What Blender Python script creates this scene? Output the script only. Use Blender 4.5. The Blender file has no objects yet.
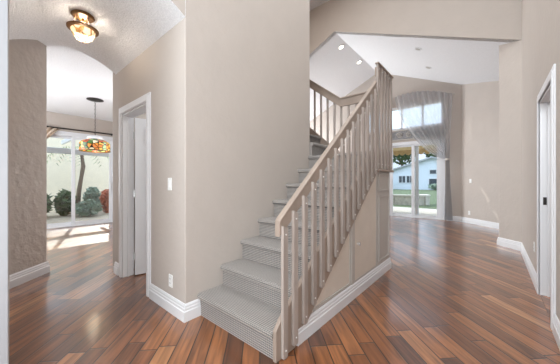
import bpy, bmesh, math, random
from mathutils import Vector, Matrix
R = math.radians
S = bpy.context.scene
COL = S.collection
random.seed(7)
# ------------------------------------------------------------------ camera
cd = bpy.data.cameras.new('camera'); cam = bpy.data.objects.new('camera', cd); COL.objects.link(cam)
cam.location = (0, 0, 1.2); cam.rotation_euler = (R(90), 0, R(40.4))
cd.sensor_width = 36; cd.lens = 36 * 250.5 / 560; cd.clip_start = 0.02; cd.clip_end = 300
S.camera = cam
# ------------------------------------------------------------------ world, sun, area lights, exposure
W = bpy.data.worlds.new('world'); S.world = W; W.use_nodes = True
wn = W.node_tree; wn.nodes.clear()
wo = wn.nodes.new('ShaderNodeOutputWorld'); wb = wn.nodes.new('ShaderNodeBackground')
tc = wn.nodes.new('ShaderNodeTexCoord'); sp = wn.nodes.new('ShaderNodeSeparateXYZ'); rp = wn.nodes.new('ShaderNodeValToRGB')
wn.links.new(tc.outputs['Generated'], sp.inputs[0]); wn.links.new(sp.outputs['Z'], rp.inputs[0]); wn.links.new(rp.outputs[0], wb.inputs[0])
rp.color_ramp.elements[0].position = 0.0; rp.color_ramp.elements[0].color = (0.34, 0.38, 0.44, 1)
rp.color_ramp.elements[1].position = 0.5; rp.color_ramp.elements[1].color = (0.72, 0.88, 1.10, 1)
wb.inputs[1].default_value = 2.6
wn.links.new(wb.outputs[0], wo.inputs[0])
def light(name, kind, energy, loc, color=(1, 1, 1), size=None, look=None):
    d = bpy.data.lights.new(name, kind); d.energy = energy; d.color = color
    o = bpy.data.objects.new(name, d); COL.objects.link(o); o.location = loc
    if kind == 'AREA':
        d.shape = 'RECTANGLE'; d.size, d.size_y = size
    if look is not None:
        o.rotation_euler = Vector(look).to_track_quat('-Z', 'Y').to_euler()
    return o
sun = light('sun', 'SUN', 4.0, (-20, 5, 20), (1.0, 0.94, 0.84), look=(0.80, -0.22, -0.50)); sun.data.angle = R(0.6)
light('entry_fill', 'AREA', 145, (-0.8, -1.55, 2.6), (0.83, 0.93, 1.0), (2.2, 3.8), (0, 1, -0.05))  # added fill behind the camera, standing in for entry glazing not modelled
light('side_wall_fill', 'AREA', 55, (0.36, -0.35, 1.3), (0.90, 0.96, 1.0), (1.2, 2.2), (-1, 0.25, 0.12))  # unseen fill lamp on the solid right wall, added to lift the hall
light('overhead_fill', 'AREA', 140, (-0.8, 1.6, 6.05), (0.88, 0.95, 1.0), (2.2, 5.0), (0, 0, -1))  # added overhead fill under the closed foyer ceiling, no window there
light('great_room_fill', 'AREA', 420, (-7.5, 7.7, 1.9), (0.88, 0.95, 1.0), (2.6, 2.8), (1, 0, 0.12))  # unseen fill by the closed side wall, added to brighten the great room
light('upstairs_fill', 'AREA', 70, (-3.4, 3.35, 6.05), (1.0, 0.96, 0.9), (2.0, 0.5), (0.1, 0, -1))  # fill lamp added above the upper steps to lighten them
light('side_room_fill', 'AREA', 22, (1.1, 3.0, 2.55), (0.92, 0.96, 1.0), (0.7, 0.9), (-0.5, 0.4, -1))  # fill lamp added in the side room to lighten the door jamb
light('dining_fill', 'AREA', 130, (-6.6, -0.85, 1.7), (0.90, 0.96, 1.0), (3.2, 2.0), (0.1, 1, 0.15))  # unseen fill lamp at the closed left wall, added for the dining room
light('dining_side_fill', 'AREA', 60, (-5.5, 2.5, 1.6), (0.92, 0.96, 1.0), (1.6, 1.8), (0.35, -1, 0.05))  # second dining fill, added to lift the rough diagonal wall
light('passage_fill', 'AREA', 22, (-2.9, 2.2, 2.55), (0.90, 0.96, 1.0), (1.0, 0.5), (0, -0.3, -1))  # fill lamp added in the small room to brighten the open door
S.view_settings.view_transform = 'Standard'; S.view_settings.look = 'None'
S.view_settings.gamma = 1.0; S.view_settings.use_curve_mapping = False
S.view_settings.exposure = 0.06
S.cycles.max_bounces = 8; S.cycles.transparent_max_bounces = 16
S.cycles.use_denoising = True
S.cycles.sample_clamp_indirect = 4.0
# ------------------------------------------------------------------ materials
def srgb(c):
    return tuple(((v / 255) / 12.92 if v / 255 <= 0.04045 else ((v / 255 + 0.055) / 1.055) ** 2.4) for v in c) + (1,)
def mat(name, rgb, rough=0.6, bump=None, vary=0.0, metal=0.0, coat=0.0, vscale=6.0, stretch=None, trans=0.0):
    m = bpy.data.materials.new(name); m.use_nodes = True
    t = m.node_tree; b = t.nodes['Principled BSDF']
    c = srgb(rgb); b.inputs['Base Color'].default_value = c
    b.inputs['Roughness'].default_value = rough; b.inputs['Metallic'].default_value = metal
    b.inputs['Coat Weight'].default_value = coat; b.inputs['Coat Roughness'].default_value = 0.12
    b.inputs['Transmission Weight'].default_value = trans
    co = t.nodes.new('ShaderNodeTexCoord'); src = co.outputs['Object']
    if stretch:
        mp = t.nodes.new('ShaderNodeMapping'); mp.inputs['Scale'].default_value = stretch
        t.links.new(src, mp.inputs[0]); src = mp.outputs[0]
    if vary:
        n = t.nodes.new('ShaderNodeTexNoise'); n.inputs['Scale'].default_value = vscale; n.inputs['Detail'].default_value = 4
        t.links.new(src, n.inputs['Vector'])
        r = t.nodes.new('ShaderNodeValToRGB')
        r.color_ramp.elements[0].position = 0.3; r.color_ramp.elements[1].position = 0.7
        r.color_ramp.elements[0].color = tuple(v * (1 - vary) for v in c[:3]) + (1,)
        r.color_ramp.elements[1].color = tuple(min(1, v * (1 + vary)) for v in c[:3]) + (1,)
        t.links.new(n.outputs['Fac'], r.inputs[0]); t.links.new(r.outputs[0], b.inputs['Base Color'])
    if bump:
        n2 = t.nodes.new('ShaderNodeTexNoise'); n2.inputs['Scale'].default_value = bump[0]; n2.inputs['Detail'].default_value = 3
        t.links.new(src, n2.inputs['Vector'])
        bp = t.nodes.new('ShaderNodeBump'); bp.inputs['Strength'].default_value = bump[1]; bp.inputs['Distance'].default_value = bump[2]
        t.links.new(n2.outputs['Fac'], bp.inputs['Height']); t.links.new(bp.outputs[0], b.inputs['Normal'])
    return m
M = {}
M['wall'] = mat('beige_plaster', (188, 178, 170), 0.75, (14, 0.35, 0.012), 0.02, vscale=3)
M['wall_rough'] = mat('beige_knockdown_plaster', (188, 178, 170), 0.72, (11, 0.8, 0.02), 0.02, vscale=3)
M['ceiling'] = mat('white_popcorn_ceiling', (232, 232, 234), 0.9, (100, 0.9, 0.014), 0.10, vscale=80)
M['white'] = mat('white_gloss_trim', (226, 226, 228), 0.35)
M['greytrim'] = mat('grey_white_trim', (168, 169, 173), 0.4)
M['plastic'] = mat('white_plastic', (236, 236, 234), 0.3)
M['slot'] = mat('dark_slot', (70, 68, 66), 0.5)
M['taupe'] = mat('taupe_painted_wood', (154, 138, 126), 0.42, (30, 0.15, 0.004), 0.10, vscale=8, stretch=(1, 1, 0.15))
M['baluster'] = mat('pickled_oak', (166, 154, 146), 0.4, (40, 0.2, 0.004), 0.16, vscale=14, stretch=(1, 1, 0.12))
M['panelpaint'] = mat('under_stair_paint', (216, 205, 193), 0.6, (25, 0.25, 0.006), 0.03)
M['greyframe'] = mat('grey_painted_frame', (186, 180, 174), 0.5)
M['bronze'] = mat('aged_bronze', (108, 78, 46), 0.4, (60, 0.3, 0.004), 0.3, metal=0.6, vscale=40)
M['iron'] = mat('dark_iron', (52, 48, 46), 0.45, metal=0.5)
M['steel'] = mat('brushed_steel', (190, 190, 190), 0.3, metal=1.0)
M['alu'] = mat('white_aluminium_frame', (222, 224, 228), 0.35)
M['drape'] = mat('cream_drape', (214, 196, 178), 0.85)
M['frieze'] = mat('grey_carved_frieze', (140, 140, 142), 0.7, (45, 1.0, 0.03), 0.35, vscale=30)
def nodes(m):
    return m.node_tree, m.node_tree.nodes, m.node_tree.links
def planks(name):
    m = bpy.data.materials.new(name); m.use_nodes = True
    t, N, L = nodes(m); b = N['Principled BSDF']
    def mth(op, a, c=None):
        n = N.new('ShaderNodeMath'); n.operation = op
        for i, v in enumerate((a, c)):
            if v is None: continue
            if isinstance(v, (int, float)): n.inputs[i].default_value = v
            else: L.new(v, n.inputs[i])
        return n.outputs[0]
    co = N.new('ShaderNodeTexCoord'); s = N.new('ShaderNodeSeparateXYZ'); L.new(co.outputs['Object'], s.inputs[0])
    x, y = s.outputs[0], s.outputs[1]
    a = mth('MULTIPLY', mth('ADD', x, y), 0.70711); l = mth('MULTIPLY', mth('SUBTRACT', y, x), 0.70711)
    aw = mth('DIVIDE', a, 0.122); row = mth('FLOOR', aw); fa = mth('FRACT', aw)
    w1 = N.new('ShaderNodeTexWhiteNoise'); w1.noise_dimensions = '1D'; L.new(row, w1.inputs['W'])
    ls = mth('DIVIDE', mth('ADD', l, mth('MULTIPLY', w1.outputs['Value'], 7.0)), 0.92)
    seg = mth('FLOOR', ls); fl = mth('FRACT', ls)
    cv = N.new('ShaderNodeCombineXYZ'); L.new(row, cv.inputs[0]); L.new(seg, cv.inputs[1])
    w2 = N.new('ShaderNodeTexWhiteNoise'); w2.noise_dimensions = '2D'; L.new(cv.outputs[0], w2.inputs['Vector'])
    ramp = N.new('ShaderNodeValToRGB'); L.new(w2.outputs['Value'], ramp.inputs[0])
    cs = [(0.0, (94, 56, 35)), (0.10, (112, 68, 40)), (0.4, (130, 79, 46)), (0.65, (142, 88, 51)), (0.9, (156, 100, 60)), (1.0, (178, 126, 84))]
    e = ramp.color_ramp.elements
    e[0].position, e[0].color = cs[0][0], srgb(cs[0][1]); e[1].position, e[1].color = cs[-1][0], srgb(cs[-1][1])
    for p, c in cs[1:-1]:
        k = e.new(p); k.color = srgb(c)
    gv = N.new('ShaderNodeCombineXYZ'); L.new(mth('MULTIPLY', l, 2.2), gv.inputs[0]); L.new(mth('MULTIPLY', a, 26), gv.inputs[1])
    L.new(mth('MULTIPLY', w2.outputs['Value'], 40), gv.inputs[2])
    g = N.new('ShaderNodeTexNoise'); g.inputs['Scale'].default_value = 1.0; g.inputs['Detail'].default_value = 5; g.inputs['Distortion'].default_value = 0.8
    L.new(gv.outputs[0], g.inputs['Vector'])
    gr = N.new('ShaderNodeValToRGB'); L.new(g.outputs['Fac'], gr.inputs[0])
    gr.color_ramp.elements[0].position = 0.32; gr.color_ramp.elements[0].color = (0.34, 0.31, 0.29, 1)
    gr.color_ramp.elements[1].position = 0.68; gr.color_ramp.elements[1].color = (1.25, 1.22, 1.18, 1)
    mx = N.new('ShaderNodeMix'); mx.data_type = 'RGBA'; mx.blend_type = 'MULTIPLY'; mx.inputs['Factor'].default_value = 0.8
    L.new(ramp.outputs[0], mx.inputs[6]); L.new(gr.outputs[0], mx.inputs[7])
    ea = mth('MINIMUM', fa, mth('SUBTRACT', 1.0, fa)); el = mth('MULTIPLY', mth('MINIMUM', fl, mth('SUBTRACT', 1.0, fl)), 7.8)
    ed = mth('MINIMUM', ea, el); jo = N.new('ShaderNodeMapRange'); L.new(ed, jo.inputs['Value'])
    jo.inputs['From Min'].default_value = 0.020; jo.inputs['From Max'].default_value = 0.045
    m2 = N.new('ShaderNodeMix'); m2.data_type = 'RGBA'; L.new(jo.outputs[0], m2.inputs['Factor'])
    m2.inputs[6].default_value = srgb((36, 22, 15)); L.new(mx.outputs[2], m2.inputs[7])
    L.new(m2.outputs[2], b.inputs['Base Color'])
    bp = N.new('ShaderNodeBump'); bp.inputs['Strength'].default_value = 0.35; bp.inputs['Distance'].default_value = 0.004
    hh = mth('ADD', jo.outputs[0], mth('MULTIPLY', g.outputs['Fac'], 0.35)); L.new(hh, bp.inputs['Height']); L.new(bp.outputs[0], b.inputs['Normal'])
    b.inputs['Roughness'].default_value = 0.34; b.inputs['Coat Weight'].default_value = 0.85; b.inputs['Coat Roughness'].default_value = 0.17; b.inputs['Coat IOR'].default_value = 1.6
    return m
M['floor'] = planks('walnut_planks')
def carpet(name):
    m = bpy.data.materials.new(name); m.use_nodes = True
    t, N, L = nodes(m); b = N['Principled BSDF']
    co = N.new('ShaderNodeTexCoord'); s = N.new('ShaderNodeSeparateXYZ'); L.new(co.outputs['Object'], s.inputs[0])
    def mth(op, a, c=None):
        n = N.new('ShaderNodeMath'); n.operation = op
        for i, v in enumerate((a, c)):
            if v is None: continue
            if isinstance(v, (int, float)): n.inputs[i].default_value = v
            else: L.new(v, n.inputs[i])
        return n.outputs[0]
    w = 2 * math.pi
    sx = mth('SINE', mth('MULTIPLY', s.outputs[0], w / 0.020))
    sy = mth('SINE', mth('MULTIPLY', mth('ADD', s.outputs[1], s.outputs[2]), w / 0.0165))
    h = mth('ADD', mth('MULTIPLY', sx, 0.35), sy)
    r = N.new('ShaderNodeMapRange'); L.new(h, r.inputs['Value']); r.inputs['From Min'].default_value = -1.2; r.inputs['From Max'].default_value = 1.0
    n = N.new('ShaderNodeTexNoise'); n.inputs['Scale'].default_value = 5; L.new(co.outputs['Object'], n.inputs['Vector'])
    ml = N.new('ShaderNodeMix'); ml.data_type = 'RGBA'; L.new(r.outputs[0], ml.inputs['Factor'])
    ml.inputs[6].default_value = srgb((114, 114, 116)); ml.inputs[7].default_value = srgb((184, 174, 165))
    L.new(ml.outputs[2], b.inputs['Base Color']); b.inputs['Roughness'].default_value = 0.95
    bp = N.new('ShaderNodeBump'); bp.inputs['Strength'].default_value = 0.7; bp.inputs['Distance'].default_value = 0.006
    L.new(h, bp.inputs['Height']); L.new(bp.outputs[0], b.inputs['Normal'])
    return m
M['carpet'] = carpet('grey_loop_carpet')
def mixmat(name, build):
    m = bpy.data.materials.new(name); m.use_nodes = True
    t, N, L = nodes(m); N.clear(); o = N.new('ShaderNodeOutputMaterial'); L.new(build(N, L), o.inputs[0]); return m
def glass_b(N, L):
    t = N.new('ShaderNodeBsdfTransparent'); t.inputs[0].default_value = (0.96, 0.98, 0.98, 1)
    g = N.new('ShaderNodeBsdfGlossy'); g.inputs['Roughness'].default_value = 0.02
    m = N.new('ShaderNodeMixShader'); m.inputs[0].default_value = 0.06
    L.new(t.outputs[0], m.inputs[1]); L.new(g.outputs[0], m.inputs[2]); return m.outputs[0]
M['glass'] = mixmat('window_glass', glass_b)
def sheer_b(N, L):
    t = N.new('ShaderNodeBsdfTransparent'); t.inputs[0].default_value = (0.92, 0.92, 0.93, 1)
    d = N.new('ShaderNodeBsdfDiffuse'); d.inputs[0].default_value = srgb((214, 214, 215))
    tr = N.new('ShaderNodeBsdfTranslucent'); tr.inputs[0].default_value = srgb((214, 214, 217))
    a = N.new('ShaderNodeMixShader'); a.inputs[0].default_value = 0.45; L.new(d.outputs[0], a.inputs[1]); L.new(tr.outputs[0], a.inputs[2])
    m = N.new('ShaderNodeMixShader'); m.inputs[0].default_value = 0.46; L.new(t.outputs[0], m.inputs[1]); L.new(a.outputs[0], m.inputs[2]); return m.outputs[0]
M['sheer'] = mixmat('grey_sheer_fabric', sheer_b)
def emit(name, rgb, strength):
    m = mat(name, rgb, 0.4); b = m.node_tree.nodes['Principled BSDF']
    b.inputs['Emission Color'].default_value = srgb(rgb); b.inputs['Emission Strength'].default_value = strength; return m
def mosaic_lamp(name, c1, c2, dark, scale, strength, spread, clear=0.0):
    m = bpy.data.materials.new(name); m.use_nodes = True
    t, N, L = nodes(m); b = N['Principled BSDF']
    co = N.new('ShaderNodeTexCoord'); v = N.new('ShaderNodeTexVoronoi'); v.inputs['Scale'].default_value = scale; L.new(co.outputs['Object'], v.inputs['Vector'])
    e = N.new('ShaderNodeTexVoronoi'); e.feature = 'DISTANCE_TO_EDGE'; e.inputs['Scale'].default_value = scale; L.new(co.outputs['Object'], e.inputs['Vector'])
    sp = N.new('ShaderNodeSeparateColor'); L.new(v.outputs['Color'], sp.inputs[0])
    r = N.new('ShaderNodeValToRGB'); L.new(sp.outputs[0], r.inputs[0]); r.color_ramp.interpolation = 'CONSTANT'
    el = r.color_ramp.elements; el[0].color = srgb(c1); el[1].position = 0.5; el[1].color = srgb(c2)
    for p, c in spread:
        k = el.new(p); k.color = srgb(c)
    k = N.new('ShaderNodeMapRange'); k.inputs['From Min'].default_value = 0.05; k.inputs['From Max'].default_value = 0.12; L.new(e.outputs['Distance'], k.inputs['Value'])
    mx = N.new('ShaderNodeMix'); mx.data_type = 'RGBA'; L.new(k.outputs[0], mx.inputs['Factor']); mx.inputs[6].default_value = srgb(dark); L.new(r.outputs[0], mx.inputs[7])
    L.new(mx.outputs[2], b.inputs['Base Color']); L.new(mx.outputs[2], b.inputs['Emission Color']); b.inputs['Emission Strength'].default_value = strength
    b.inputs['Roughness'].default_value = 0.25
    if clear:
        tr = N.new('ShaderNodeBsdfTransparent'); tr.inputs[0].default_value = (1, 0.95, 0.86, 1); mm = N.new('ShaderNodeMixShader'); mm.inputs[0].default_value = clear
        L.new(b.outputs[0], mm.inputs[1]); L.new(tr.outputs[0], mm.inputs[2]); L.new(mm.outputs[0], N['Material Output'].inputs[0])
    return m
M['lit_bowl'] = mosaic_lamp('lit_leaded_glass', (255, 244, 214), (255, 238, 196), (128, 92, 44), 16, 0.75, [], 0.22)
M['stained'] = mosaic_lamp('stained_glass', (232, 150, 60), (236, 226, 190), (40, 32, 22), 14, 0.14, [(0.18, (196, 84, 40)), (0.3, (78, 110, 52)), (0.42, (240, 190, 92)), (0.65, (150, 176, 110)), (0.8, (214, 128, 62))])
M['recess'] = emit('lit_recessed_lamp', (255, 246, 226), 6)
# ------------------------------------------------------------------ mesh helpers
def tag(o, label=None, cat=None, group=None, kind=None):
    for k, v in (('label', label), ('category', cat), ('group', group), ('kind', kind)):
        if v: o[k] = v
    return o
def empty(name, loc, label, cat, group=None, kind=None, rz=0):
    o = bpy.data.objects.new(name, None); COL.objects.link(o); o.location = loc; o.rotation_euler = (0, 0, rz); o.empty_display_size = 0.1
    return tag(o, label, cat, group, kind)
class MB:
    def __init__(s): s.b = bmesh.new()
    def poly(s, pts):
        return s.b.faces.new([s.b.verts.new(p) for p in pts])
    def extr(s, pts, d):
        d = Vector(d); a = [s.b.verts.new(p) for p in pts]; c = [s.b.verts.new(Vector(p) + d) for p in pts]
        n = len(a); s.b.faces.new(a); s.b.faces.new(c[::-1])
        for i in range(n): s.b.faces.new([a[i], c[i], c[(i + 1) % n], a[(i + 1) % n]])
        return s
    def prism(s, poly, z0, z1): return s.extr([(p[0], p[1], z0) for p in poly], (0, 0, z1 - z0))
    def box(s, x0, x1, y0, y1, z0, z1): return s.prism([(x0, y0), (x1, y0), (x1, y1), (x0, y1)], z0, z1)
    def side(s, yz, x0, x1): return s.extr([(x0, p[0], p[1]) for p in yz], (x1 - x0, 0, 0))    # profile in y,z
    def front(s, xz, y0, y1): return s.extr([(p[0], y0, p[1]) for p in xz], (0, y1 - y0, 0))   # profile in x,z
    def lathe(s, prof, c=(0, 0, 0), n=32):
        rings = []
        for r, z in prof:
            if r < 1e-5: rings.append([s.b.verts.new((c[0], c[1], c[2] + z))])
            else: rings.append([s.b.verts.new((c[0] + r * math.cos(2 * math.pi * k / n), c[1] + r * math.sin(2 * math.pi * k / n), c[2] + z)) for k in range(n)])
        for A, B in zip(rings, rings[1:]):
            for k in range(n):
                q = [A[k % len(A)], A[(k + 1) % len(A)], B[(k + 1) % len(B)], B[k % len(B)]]
                q = list(dict.fromkeys(q))
                if len(q) > 2:
                    try: s.b.faces.new(q)
                    except ValueError: pass
        return s
    def tube(s, pts, r, n=10):
        pts = [Vector(p) for p in pts]; rings = []
        for i, p in enumerate(pts):
            d = (pts[min(i + 1, len(pts) - 1)] - pts[max(i - 1, 0)]).normalized()
            a = d.cross(Vector((0, 0, 1)))
            if a.length < 0.05: a = d.cross(Vector((1, 0, 0)))
            a.normalize(); b = d.cross(a); rr = r[i] if isinstance(r, (list, tuple)) else r
            rings.append([s.b.verts.new(p + (a * math.cos(2 * math.pi * k / n) + b * math.sin(2 * math.pi * k / n)) * rr) for k in range(n)])
        for A, B in zip(rings, rings[1:]):
            for k in range(n): s.b.faces.new([A[k], A[(k + 1) % n], B[(k + 1) % n], B[k]])
        s.b.faces.new(rings[0][::-1]); s.b.faces.new(rings[-1]); return s
    def grid(s, f, nu, nv):
        V = [[s.b.verts.new(f(i / nu, j / nv)) for j in range(nv + 1)] for i in range(nu + 1)]
        for i in range(nu):
            for j in range(nv): s.b.faces.new([V[i][j], V[i + 1][j], V[i + 1][j + 1], V[i][j + 1]])
        return s
    def build(s, name, m, parent=None, bevel=0.0, smooth=False, segs=2, thick=0.0):
        bmesh.ops.recalc_face_normals(s.b, faces=s.b.faces[:])
        me = bpy.data.meshes.new(name); s.b.to_mesh(me); s.b.free()
        o = bpy.data.objects.new(name, me); COL.objects.link(o); me.materials.append(m)
        if parent: o.parent = parent
        if thick:
            k = o.modifiers.new('thick', 'SOLIDIFY'); k.thickness = thick
        if bevel:
            k = o.modifiers.new('bevel', 'BEVEL'); k.width = bevel; k.segments = segs; k.limit_method = 'ANGLE'; k.angle_limit = R(35)
        if smooth:
            for p in me.polygons: p.use_smooth = True
            if not bevel and smooth != 'all':
                k = o.modifiers.new('split', 'EDGE_SPLIT'); k.split_angle = R(40)
        return o
def struct(name, mb, m, label, cat, bevel=0.0, **k):
    return tag(mb.build(name, m, None, bevel, **k), label, cat, None, 'structure')
# ------------------------------------------------------------------ the shell
UL, UR = -2.022, 0.38
struct('floor', MB().box(-8.75, 1.7, -1.75, 9.5, -0.1, 0), M['floor'], 'glossy walnut plank floor laid diagonally through all the rooms', 'floor')
# foyer left wall: stair part, arch spandrel, near part (one wall)
V0, V1, SPR, RISE = 0.084, 1.114, 2.62, 0.165
def arch(n=24):
    w = (V1 - V0) / 2; c = (V0 + V1) / 2; rad = (w * w + RISE * RISE) / (2 * RISE); zc = SPR + RISE - rad
    a0 = math.asin(w / rad)
    return [(c + rad * math.sin(-a0 + 2 * a0 * k / n), zc + rad * math.cos(-a0 + 2 * a0 * k / n)) for k in range(n + 1)]
A = arch()
b = MB()
b.prism([(UL, V1 + 0.007), (UL, 3.034), (UL - 0.006, 3.04), (UL - 0.13, 3.04), (UL - 0.13, V1), (UL - 0.007, V1), (UL - 0.002, V1 + 0.002)], 0, 6.12)
b.prism([(UL, -1.72), (UL, V0), (UL - 0.13, V0), (UL - 0.13, -1.72)], 0, 6.12)
b.side([(V0, 6.12)] + [(y, z + 0.006) for y, z in A] + [(V1, 6.12)], UL - 0.13, UL)
struct('wall_left', b, M['wall'], 'tall beige foyer wall beside the carpeted stairs with an arch into the hall', 'wall')
b = MB(); b.side([(V0 - 0.12, 3.1), (V0 - 0.12, 2.6)] + A + [(V1 + 0.12, 2.6), (V1 + 0.12, 3.1)], -3.80, UL - 0.001)
struct('ceiling_hall', b, M['ceiling'], 'barrel vaulted grey-white popcorn ceiling over the short hall', 'ceiling')
DW0, DW1 = -3.56, -2.79
b = MB()
b.box(DW1, UL - 0.13, V1, V1 + 0.12, 0, 2.7); b.box(-3.80, DW0, V1, V1 + 0.12, 0, 2.7); b.box(DW0, DW1, V1, V1 + 0.12, 2.05, 2.7)
struct('wall_hall_right', b, M['wall'], 'beige hall wall with the white cased doorway', 'wall')
struct('wall_hall_left', MB().box(-4.02, UL - 0.1, V0 - 0.12, V0, 0, 2.7), M['wall'], 'beige hall wall opposite the doorway', 'wall')
# dining room
b = MB().prism([(-3.95, -0.028), (-4.506, 0.528), (-4.60, 0.434), (-4.044, -0.122)], 0, 3.02)
struct('wall_dining_near', b, M['wall_rough'], 'rough textured beige diagonal wall at the left edge', 'wall', bevel=0.01)
DC = 3.0; SU = -8.65; SV0, SV1, SH = 0.62, 2.48, 2.46
b = MB(); b.box(SU - 0.15, SU, -1.1, SV0, 0, DC); b.box(SU - 0.15, SU, SV1, 2.75, 0, DC); b.box(SU - 0.15, SU, SV0, SV1, SH, DC)
struct('wall_dining_far', b, M['wall'], 'beige dining wall around the sliding glass door', 'wall')
struct('wall_dining_right', MB().box(SU, -3.9, 2.55, 2.67, 0, DC), M['wall'], 'beige dining wall to the right of the sliding door', 'wall')
struct('wall_dining_left', MB().box(SU, -3.9, -1.15, -1.03, 0, DC), M['wall'], 'beige dining wall hidden at the left', 'wall')
b = MB(); b.box(-3.92, -3.80, V1, 2.67, 0, DC); b.box(-3.92, -3.80, -1.1, -0.03, 0, DC); b.box(-3.92, -3.80, -0.05, V1, 2.95, 3.1)
struct('wall_dining_entry', b, M['wall'], 'beige wall end beside the arch into the dining room', 'wall')
struct('ceiling_dining', MB().box(SU - 0.1, -3.79, -1.15, 2.7, DC, DC + 0.15), M['ceiling'], 'flat white ceiling of the dining room', 'ceiling')
# small room behind the hall door
b = MB(); b.box(-3.8, UL - 0.1, 2.75, 2.87, 0, 2.75); b.box(-3.8, UL - 0.1, V1 + 0.1, 2.87, 2.68, 2.78)
struct('wall_closet', b, M['wall'], 'beige walls of the small room behind the hall door', 'wall')
# foyer right wall with doorway
RD0, RD1 = 3.02, 3.82
b = MB(); b.box(UR, UR + 0.13, -1.72, RD0, 0, 6.12); b.box(UR, UR + 0.13, RD1, 6.04, 0, 6.12); b.box(UR, UR + 0.13, RD0, RD1, 2.05, 6.12)
struct('wall_right', b, M['wall'], 'tall beige foyer wall at right with a white cased doorway', 'wall')
b = MB(); b.box(1.55, 1.65, 2.4, 4.6, 0, 2.6); b.box(UR + 0.13, 1.65, 2.3, 2.4, 0, 2.6); b.box(UR + 0.13, 1.65, 4.6, 4.7, 0, 2.6); b.box(UR + 0.13, 1.65, 2.3, 4.7, 2.6, 2.7)
struct('wall_side_room', b, M['wall'], 'beige walls of the side room behind the right doorway', 'wall')
struct('wall_back', MB().box(UL - 0.13, UR + 0.13, -1.85, -1.72, 0, 6.12), M['wall'], 'beige foyer wall behind the viewer', 'wall')
struct('ceiling_foyer', MB().box(-4.75, UR + 0.13, -1.85, 6.2, 6.12, 6.25), M['ceiling'], 'flat white ceiling high above the foyer and stairs', 'ceiling')
# stairwell
b = MB(); b.box(-4.72, UL - 0.12, 2.92, 3.04, 0, 6.12); b.box(-4.72, -4.6, 3.04, 6.1, 0, 6.12)
struct('wall_stairwell', b, M['wall'], 'beige walls around the upper flight of stairs', 'wall')
# cathedral great room
RU, RZ = -3.24, 5.23
def rz(u): return RZ - 0.43 * (u - RU) if u > RU else RZ + 0.45 * (u - RU)
GY0, GY1, GL, GR = 6.04, 9.36, -7.6, 1.3
b = MB().front([(-4.72, 6.12), (-4.72, rz(-4.72)), (RU, RZ), (UR, rz(UR)), (UR, 6.12)], GY0, GY0 + 0.14)
struct('wall_header', b, M['wall'], 'beige gable header high above the opening to the great room', 'wall')
b = MB().front([(GL, 0), (GL, rz(GL) + 0.1), (-4.6, rz(-4.6) + 0.1), (-4.6, 0)], GY0, GY0 + 0.14)
struct('wall_great_left', b, M['wall'], 'beige great room wall hidden left of the stairs', 'wall')
struct('wall_great_side', MB().box(GL - 0.12, GL, GY0, GY1 + 0.1, 0, rz(GL) + 0.1), M['wall'], 'beige far side wall of the great room', 'wall')
b = MB().front([(RU, RZ), (GR, rz(GR)), (GR, rz(GR) + 0.25), (RU, RZ + 0.25)], GY0 + 0.02, GY1 + 0.14)
struct('ceiling_great_right', b, M['ceiling'], 'white sloped ceiling falling to the right from the ridge', 'ceiling')
b = MB().front([(RU, RZ), (GL, rz(GL)), (GL, rz(GL) + 0.25), (RU, RZ + 0.25)], GY0 + 0.02, GY1 + 0.14)
struct('ceiling_great_left', b, M['ceiling'], 'white sloped ceiling falling to the left from the ridge', 'ceiling')
# gable window wall
WL, WR, WH = -3.62, -1.20, 2.52; TW0, TW1 = 3.02, 3.80; CX = -2.15
b = MB()
b.front([(GL, 0), (GL, rz(GL) + 0.1), (WL, rz(WL) + 0.1), (WL, 0)], GY1, GY1 + 0.14)
b.front([(WR, 0), (WR, rz(WR) + 0.1), (-0.72, rz(-0.72) + 0.1), (-0.72, 0)], GY1, GY1 + 0.14)
b.front([(WL, WH), (WR, WH), (WR, TW0), (WL, TW0)], GY1, GY1 + 0.14)
b.front([(WL, TW1), (WR, TW1), (WR, rz(WR) + 0.1), (RU, RZ + 0.1), (WL, rz(WL) + 0.1)], GY1, GY1 + 0.14)
struct('wall_gable', b, M['wall'], 'beige gable wall around the great room windows', 'wall')
b = MB().prism([(-0.74, 9.36), (GR, 7.32), (GR + 0.1, 7.42), (-0.64, 9.50), (-0.74, 9.50)], 0, 4.2)
# keep its top under the roof: trim by sloped profile
for v in b.b.verts:
    if v.co.z > 3: v.co.z = rz(v.co.x) + 0.1
struct('wall_great_right', b, M['wall'], 'beige diagonal wall right of the curtain with sun flecks', 'wall')
struct('wall_great_end', MB().box(GR, GR + 0.12, 6.04, 7.45, 0, rz(GR) + 0.1), M['wall'], 'beige great room wall out of sight on the right', 'wall')
b = MB().prism([(UR, 6.04), (0.08, 6.34), (0.18, 6.44), (GR, 6.44), (GR, 6.04)], 0, 4)
for v in b.b.verts:
    if v.co.z > 3: v.co.z = rz(v.co.x) + 0.08
struct('wall_return', b, M['wall'], 'short beige return wall between foyer and great room', 'wall', bevel=0.01)
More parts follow.
